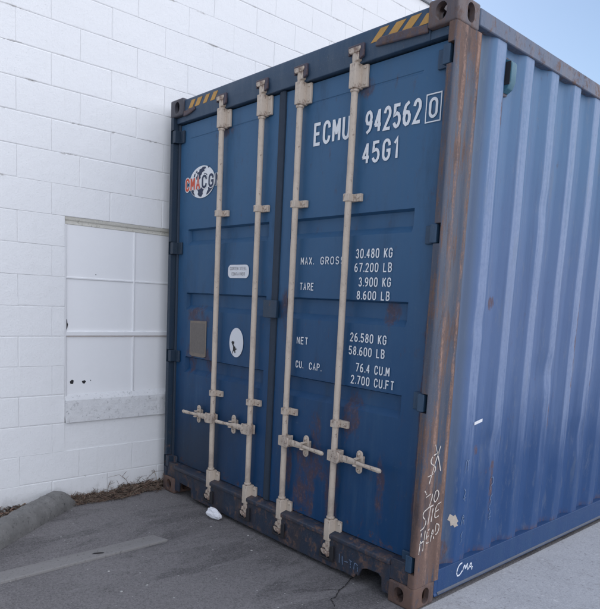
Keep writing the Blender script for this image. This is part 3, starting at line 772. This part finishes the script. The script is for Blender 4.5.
pl = MB(); pl.prism([(.252, 1.082), (.285, 1.072), (.43, 1.072), (.462, 1.082), (.462, 1.335), (.252, 1.330)], 'y', DY-.007, DY-.001); pl.build('data_plate', M['plate'], dl, .002)
pl = MB(); pl.prism([(.268, 1.10), (.446, 1.10), (.446, 1.318), (.268, 1.315)], 'y', DY-.0085, DY-.0065); pl.build('data_plate', mat_simple('plate_face', (.15, .13, .115), .5, .35, 60), dl)

# ---- right side
pts = [(2.4020, .2125), (2.396, .235), (2.394, .284), (2.430, .350)]
e = .438
while e < L-.5:
    pts += [(2.430, e), (2.394, e+.066), (2.394, e+.138), (2.430, e+.196)]
    e += .278
pts += [(2.430, L-.205)]
def fillet(P, r=.010):
    out = [P[0]]
    for a, b, c in zip(P, P[1:], P[2:]):
        a, b, c = Vector(a), Vector(b), Vector(c); u = (a-b).normalized()*r; w = (c-b).normalized()*r
        for k in range(4):
            q = k/3; out.append(tuple((b+u)*(1-q)**2+b*2*q*(1-q)+(b+w)*q*q))
    return out+[P[-1]]
pp = fillet(pts)
zr = [.160+(2.815-.160)*i/64 for i in range(65)]
b = MB(); n = len(pp)
for z in zr:
    for (x, y) in pp:
        w = (.0045*noise.noise(Vector((y*1.1, z*1.3, 3.3)))+.0022*noise.noise(Vector((y*5, z*3.5, 8.3)))+.0010*noise.noise(Vector((y*16, z*11, 1.3))))*min(1, max(0, (z-.17)*8), max(0, (2.80-z)*8))
        for (dy, dz, dr_, dd) in ((.62, .78, .12, .012), (1.20, 1.15, .16, .014), (.40, 1.45, .10, .007), (1.75, .70, .16, .012), (2.3, 1.7, .2, .012), (.95, 2.1, .12, .007)):
            q = ((y-dy)**2+(z-dz)**2)/dr_**2
            if q < 1: w -= dd*(1-q)**2
        b.v.append((x+w, y, z))
for i in range(len(zr)-1):
    for j in range(n-1): b.f.append((i*n+j, i*n+j+1, (i+1)*n+j+1, (i+1)*n+j))
sidep = b.build('side_panel', M['side'], con, 0, 2, True); sidep.data.set_sharp_from_angle(angle=R(60))
b = MB(); b.box(2.372, 2.438, .179, L-.179, 2.806, 2.884); b.build('top_rail', M['rail'], con, .006)
b = MB(); b.box(0, .066, .179, L-.179, 2.806, 2.884); b.build('top_rail', M['rail'], con, .006)
b = MB(); b.prism([(2.380, .168), (2.436, .168), (2.436, .042), (2.441, .036), (2.441, .028), (2.41, .026), (2.380, .026)], 'y', .2065, L-.179)
brl = b.build('bottom_rail', M['brail'], con, .002)
b = MB(); b.prism([(2.380, .1175), (2.4355, .1175), (2.4355, .042), (2.441, .036), (2.441, .028), (2.41, .026), (2.380, .026)], 'y', .1785, .2065); b.build('bottom_rail', M['brail'], con, .002)
b = MB(); b.prism([(2.4365, .0465), (2.4425, .041), (2.4425, .0335), (2.4365, .0335)], 'y', .2065, L-.179); b.build('rail_flange', mat_simple('rail_edge_highlight', (.10, .11, .135), .8, .4, 18), con)  # highlight along the rail lip, painted as a paler strip
b = MB(); b.box(0.0, .05, .179, L-.179, .026, .168); b.build('bottom_rail', M['brail'], con)
b = MB(); b.box(.012, .03, .179, L-.179, .16, 2.81); b.build('side_panel', M['header'], con)
b = MB(); b.box(.066, 2.372, .15, L-.05, 2.86, 2.876); b.build('roof', M['roof'], con)
b = MB(); b.box(.05, W-.05, L-.06, L-.03, .1, 2.86); b.build('end_wall', M['header'], con)

# ventilator under the top rail
v = empty('ventilator', (0, 0, 0)); v.parent = con
b = MB(); b.prism([(.446, 2.60), (.475, 2.575), (.515, 2.58), (.530, 2.61), (.530, 2.76), (.452, 2.765)], 'x', 2.392, 2.405); b.build('vent_plate', M['bracket'], v, .003)
b = MB(); b.prism([(2.405, 2.752), (2.440, 2.735), (2.447, 2.722), (2.447, 2.640), (2.432, 2.606), (2.405, 2.590)], 'y', .470, .520); vb = b.build('vent_cover', M['vent'], v, .004)
b = MB(); b.box(2.4075, 2.441, .4665, .4712, 2.625, 2.733); b.build('vent_mouth', M['dark'], v)

# ---- chalk and paint marks
def strokes(name, lines, to3, w, mat, par):
    b = MB()
    for ln in lines:
        q = [Vector(p)+Vector((random.uniform(-1, 1), random.uniform(-1, 1)))*w*.25 for p in ln]
        # smooth a little
        for _ in range(2):
            r = [q[0]]
            for a, c in zip(q, q[1:]): r += [a*.75+c*.25, a*.25+c*.75]
            q = r+[q[-1]]
        L_, Rr = [], []
        for i, p in enumerate(q):
            d = q[min(i+1, len(q)-1)]-q[max(i-1, 0)]
            d = d.normalized() if d.length > 1e-9 else Vector((1, 0)); nn = Vector((-d.y, d.x))*w*random.uniform(.22, .62)
            L_.append(p+nn); Rr.append(p-nn)
        vs = [to3(p) for p in L_]+[to3(p) for p in Rr]; n = len(q)
        b.add(vs, [(i, i+1, n+i+1, n+i) for i in range(n-1) if mat == 'chalkwhite' or random.random() > .05])
    return b.build(name, M[mat], par)
postx = lambda p: (2.4388, p[0], p[1])
gl = []
# a crossed dollar-like sign
gl += [[(.125, .800), (.075, .795), (.055, .755), (.110, .735), (.100, .700), (.045, .690)], [(.135, .835), (.100, .76), (.060, .65)], [(.09, .845), (.13, .76), (.15, .70)]]
# 70
gl += [[(.045, .585), (.105, .605), (.075, .530)], [(.125, .605), (.108, .565), (.130, .545), (.155, .585), (.135, .612), (.125, .605)], [(.03, .62), (.05, .60)]]
# STIE
gl += [[(.070, .525), (.030, .515), (.030, .485), (.062, .465), (.050, .430), (.015, .420)], [(.060, .525), (.110, .535)], [(.088, .530), (.075, .440)], [(.112, .520), (.103, .450)],
       [(.175, .540), (.135, .530), (.128, .460), (.165, .470)], [(.132, .495), (.160, .503)]]
# HEAD
gl += [[(.028, .405), (.018, .300)], [(.058, .415), (.050, .310)], [(.020, .350), (.056, .362)], [(.095, .415), (.075, .405), (.072, .340), (.095, .345)], [(.074, .375), (.092, .38)],
       [(.108, .345), (.122, .420), (.134, .355)], [(.112, .378), (.130, .385)], [(.148, .430), (.145, .365), (.172, .385), (.178, .420), (.148, .432)]]
gl += [[(.212, .97), (.222, .92), (.214, .86)]]
strokes('chalk_writing', gl[:-1], postx, .0062, 'chalk', con)
railx = lambda p: (2.4372, p[0], p[1])
strokes('paint_marker_writing', [[(.425, .152), (.395, .148), (.378, .110), (.385, .085), (.415, .088), (.430, .105)], [(.435, .098), (.452, .142), (.462, .100), (.478, .142), (.486, .095)], [(.492, .098), (.515, .138), (.528, .085)], [(.500, .108), (.535, .100)]], railx, .0085, 'chalkwhite', con)
sidex = lambda p: (2.4345, p[0], p[1])
def tic(y0, z0, s, kind):
    K = {0: [[(0, 0), (0, 1), (.6, .9), (.6, .1)], [(.6, .9), (.9, 1)]], 1: [[(.5, 0), (.2, .4), (.7, .7), (.1, 1)], [(0, .2), (.8, .3)]], 2: [[(0, 0), (.5, 1), (.8, 0)], [(.1, .6), (.8, .5), (.3, .1)]], 3: [[(.7, 1), (.1, .7), (.7, .4), (.1, 0)]], 4: [[(0, 1), (.7, 1), (.7, .4), (0, .4), (0, 0)]]}
    return [[(y0+u*s*.5, z0+v_*s) for u, v_ in l] for l in K[kind]]
for y0, zl in ((.385, ((.655, 0), (.50, 1), (.37, 2), (.26, 3))), (.655, ((.52, 4), (.42, 3), (.34, 1)))):
    for z0, kk in zl: strokes('chalk_mark', tic(y0, z0, .07, kk), sidex, .0045, 'bluechalk', con)
silly = lambda p: (p[0], .0085, p[1])
strokes('sill_chalk', [[(1.915, .125), (1.918, .075)], [(1.940, .120), (1.944, .070)], [(1.955, .095), (1.985, .100)], [(1.990, .118), (2.015, .112)], [(2.0, .116), (2.004, .075)], [(2.03, .075), (2.032, .115), (2.055, .11), (2.058, .070)]], silly, .005, 'bluechalk', con)
q = MB(); q.prism([(y+.036, z+.004) for y, z in [(.272, .437), (.292, .424), (.300, .432), (.318, .395), (.310, .386), (.318, .372), (.300, .362), (.294, .376), (.280, .372), (.276, .396), (.262, .405)]], 'x', 0, .0015)
q.v = [(2.394+(y-.284)*.5455+.0022+x, y, z) for x, y, z in q.v]
tg = q.build('torn_label', M['plate'], con); tg.data.materials[0] = mat_simple('torn_label_paper', (.50, .43, .36), .8, .3, 60)
q = MB(); q.prism([(.43, .908), (.505, .921), (.505, .937), (.43, .924)], 'x', 2.4335, 2.4355); q.build('tape_scrap', M['sticker'], con)

# ------------------------------------------------------------------ small things on the ground
# wheel stop
d = Vector((.605, -.796)); nrm = Vector((-.796, -.605)); o0 = Vector((.009, -.688))
prof = [(.0, -.01), (.003, .028), (.008, .052), (.026, .082), (.044, .106), (.054, .114), (.066, .117), (.122, .118), (.134, .115), (.145, .106), (.168, .062), (.184, .03), (.19, -.01)]
ws = MB(); ns = 190; npf = len(prof)
for i in range(ns+1):
    t_ = 1.83*i/ns
    for (a, z) in prof:
        end = max(0, 1-t_/.09); end2 = max(0, 1-(1.83-t_)/.09)
        zz = z*(1-.55*max(end, end2)**2) if z > 0 else z
        dd = t_+.06*max(0, a-.02)/.19*end*2.0
        p = o0+d*(dd-.0)+nrm*a
        w = noise.noise(Vector((p.x*28, p.y*28, zz*28)))*.0035+noise.noise(Vector((p.x*9, p.y*9, zz*9+3)))*.0032+noise.noise(Vector((p.x*75, p.y*75, zz*75)))*.0028-max(0, noise.noise(Vector((p.x*14+5, p.y*14, zz*14)))-.38)*.02
        ws.v.append((p.x+nrm.x*w, p.y+nrm.y*w, zz+(w if z > 0 else 0)))
for i in range(ns):
    for j in range(npf-1): ws.f.append((i*npf+j, i*npf+j+1, (i+1)*npf+j+1, (i+1)*npf+j))
ws.f.append(tuple(range(npf))); ws.f.append(tuple(range(ns*npf, (ns+1)*npf)))
o = ws.build('wheel_stop', M['stop'], None, 0, 2, True)
tag(o, 'weathered rounded concrete wheel stop lying at an angle in front of the white wall', 'wheel stop')
# weathered flat board
bd_ = MB(); nb = 40
for i in range(nb+1):
    y = -.530-1.95*i/nb; xm = .892+.012*(i/nb)
    w0, w1 = noise.noise(Vector((y*5, 1, 0)))*.004, noise.noise(Vector((y*5, 9, 0)))*.004
    sk_ = .02 if i == 0 else 0
    zt = .014+.002*noise.noise(Vector((y*3, 4, 0)))
    for (x, z) in ((-.060+w0, -.002), (-.060+w0, zt-.003), (-.056+w0, zt), (.056+w1, zt), (.060+w1, zt-.003), (.060+w1, -.002)):
        bd_.v.append((xm+x, y+(sk_*x/.06), z))
for i in range(nb):
    for j in range(5): bd_.f.append((i*6+j, i*6+j+1, (i+1)*6+j+1, (i+1)*6+j))
bd_.f.append(tuple(range(6))); bd_.f.append(tuple(range(nb*6, nb*6+6)))
bo = empty('board'); bd_.build('plank', M['board'], bo)
q = MB(); q.prism([(.90, -.972), (.915, -.945), (.925, -.915), (.918, -.905), (.903, -.925), (.893, -.955)], 'z', .0148, .0160); q.build('knot', M['crack'], bo)
tag(bo, 'flat weathered grey board lying on the asphalt in the lower left corner', 'board')
# crumpled paper
bm = bmesh.new(); bmesh.ops.create_icosphere(bm, subdivisions=4, radius=1)
for vt in bm.verts:
    c = vt.co.copy(); n1 = noise.noise(c*1.6+Vector((3, 1, 2)))*.35+abs(noise.noise(c*4+Vector((1, 7, 3))))*.22
    c = c*(1-n1); tp = 1-.30*c.x
    vt.co = Vector((c.x*.070, c.y*.030*tp, c.z*.034*tp))
bmesh.ops.rotate(bm, verts=bm.verts, matrix=Matrix.Rotation(R(12), 3, 'Z') @ Matrix.Rotation(R(14), 3, 'Y'))
zmin = min(v_.co.z for v_ in bm.verts)
for v_ in bm.verts: v_.co.z -= zmin
me = bpy.data.meshes.new('crumpled_paper'); bm.to_mesh(me); bm.free(); me.materials.append(M['paper'])
o = bpy.data.objects.new('crumpled_paper', me); COL.objects.link(o); o.location = (.79, -.055, .001)
tag(o, 'small crumpled white paper scrap on the asphalt at the foot of the container sill', 'litter')

# dry leaves and twigs gathered along the foot of the wall
lf = MB()
def leaf(x, y, z, s):
    a = random.uniform(0, 6.28); tl = random.uniform(-.9, .9); r_ = Matrix.Rotation(a, 3, 'Z') @ Matrix.Rotation(tl, 3, 'X') @ Matrix.Rotation(random.uniform(-.7, .7), 3, 'Y')
    w = s*random.uniform(.22, .5); cu = s*random.uniform(.05, .3)
    P = [(-s*.5, 0, 0), (-s*.1, w*.5, cu*.6), (s*.5, 0, cu*.3), (-s*.1, -w*.5, cu*.6), (0, 0, 0)]
    P = [r_ @ Vector(p)+Vector((x, y, z)) for p in P]
    P = [(p.x, p.y, max(p.z, .002)) for p in P]
    lf.add(P, [(0, 4, 1), (1, 4, 2), (2, 4, 3), (3, 4, 0)])
def heap(y):
    # width and height of the drift along the wall
    a = .125+.06*noise.noise(Vector((y*4, 0, 0)))
    h = .030+.028*noise.noise(Vector((y*6, 2, 0)))
    if -.34 < y < .02: h += .020
    if y < -.62: a = .11; h = .04
    return max(.05, a), max(.012, h)
for i in range(3600):
    y = random.choice((random.uniform(-.68, .20), random.uniform(-.68, .20), random.uniform(-1.5, -.55))); a, h = heap(y)
    u = random.random()**1.3; x = WX+.004+u*a
    if y > -.02 and x > -.02: continue
    z = h*(1-u)**.8*random.random()
    leaf(x, y, z+.003, random.uniform(.014, .048))
for i in range(900):
    y = random.uniform(-.72, .15); a, h = heap(y); u = random.random(); x = WX+.01+u*a*1.15
    if y > -.02 and x > -.03: continue
    z = h*(1-u)*random.random()+.004; l = random.uniform(.03, .09); an = random.uniform(0, 6.28); el = random.uniform(-.05, .7)
    p0 = Vector((x, y, z)); dv = Vector((math.cos(an)*math.cos(el), math.sin(an)*math.cos(el), math.sin(el)))*l
    p1 = p0+dv*.5+Vector((random.uniform(-.006, .006), random.uniform(-.006, .006), .004)); p2 = p0+dv
    p0, p1, p2 = [Vector((max(WX+.004, p.x), p.y, max(.003, p.z))) for p in (p0, p1, p2)]
    lf.tube([p0, p1, p2], [.0016, .0013, .0008], 4, False)
for (y, x, hh, lean) in ((-.235, -.07, .13, -.10), (-.20, -.07, .09, .05), (-.01, -.075, .12, -.03), (-.42, -.08, .09, .02), (.02, -.06, .10, .02), (-.13, -.07, .11, .09)):
    p = [Vector((x, y, .02)), Vector((x+.004, y+lean*.4, .02+hh*.6)), Vector((x+.01, y+lean, .02+hh)), Vector((x+.012, y+lean*1.9, .02+hh*.95))]
    lf.tube(p, [.002, .0018, .0014, .0008], 5, False)
    for k in range(4):
        b0 = p[1].lerp(p[2], random.random()); lf.tube([b0, b0+Vector((random.uniform(0, .02), random.uniform(-.04, .04), random.uniform(.01, .04)))], [.0012, .0007], 4, False)
tag(lf.build('leaf_litter', M['leaf']), 'drift of brown dry leaves and twigs along the foot of the white wall', 'leaf litter', kind='stuff')
# a few pale grit crumbs on the asphalt
gr = MB()
for i in range(130):
    if i < 75: x, y = random.uniform(.2, 3.0), random.uniform(-1.6, -.02)
    else: x, y = random.uniform(2.46, 3.4), random.uniform(-.3, 2.6)
    s = random.choice((.002, .003, .003, .004, .007)); n = 6
    top = [(x+s*.5*math.cos(k*math.pi/3), y+s*.5*math.sin(k*math.pi/3), s*random.uniform(.4, .8)) for k in range(n)]
    bot = [(x+s*random.uniform(.8, 1.2)*math.cos(k*math.pi/3), y+s*random.uniform(.8, 1.2)*math.sin(k*math.pi/3), 0.0005) for k in range(n)]
    gr.add(top+bot, [tuple(range(n))]+[(k, k+n, (k+1) % n+n, (k+1) % n) for k in range(n)])
tag(gr.build('grit', M['chip']), 'pale crumbs of grit scattered over the grey asphalt', 'grit', kind='stuff')
# crack running out from under the sill
ck = MB(); path = [(1.93, .20), (1.965, .115), (1.978, .088), (2.000, .02), (2.032, -.05), (2.052, -.12), (2.095, -.19), (2.10, -.235), (2.16, -.262), (2.21, -.33), (2.25, -.45), (2.33, -.62)]
pv = []
for a, b in zip(path, path[1:]):
    for k in range(6): pv.append(Vector(a).lerp(Vector(b), k/6))
def crack_run(pv, w0):
    nL, nR = [], []
    for i, p in enumerate(pv):
        dd = (pv[min(i+1, len(pv)-1)]-pv[max(i-1, 0)]).normalized(); nn = Vector((-dd.y, dd.x)); w = random.uniform(.25, 1.1)*w0*(1-.7*i/len(pv))
        j = noise.noise(Vector((p.x*60, p.y*60, 0)))*.007+noise.noise(Vector((p.x*200, p.y*200, 0)))*.002
        nL.append(p+nn*(w+j)); nR.append(p-nn*(w-j))
    n = len(pv); ck.add([(p.x, p.y, .004) for p in nL]+[(p.x, p.y, .004) for p in nR], [(i, i+1, n+i+1, n+i) for i in range(n-1)])
crack_run(pv, .0050)
br_ = [(2.052, -.12), (2.015, -.16), (1.99, -.23), (1.93, -.28), (1.90, -.36)]; pb_ = []
for a, b in zip(br_, br_[1:]):
    for k in range(7): pb_.append(Vector(a).lerp(Vector(b), k/7))
crack_run(pb_, .0026)
tag(ck.build('ground_crack', M['crack']), kind='structure')
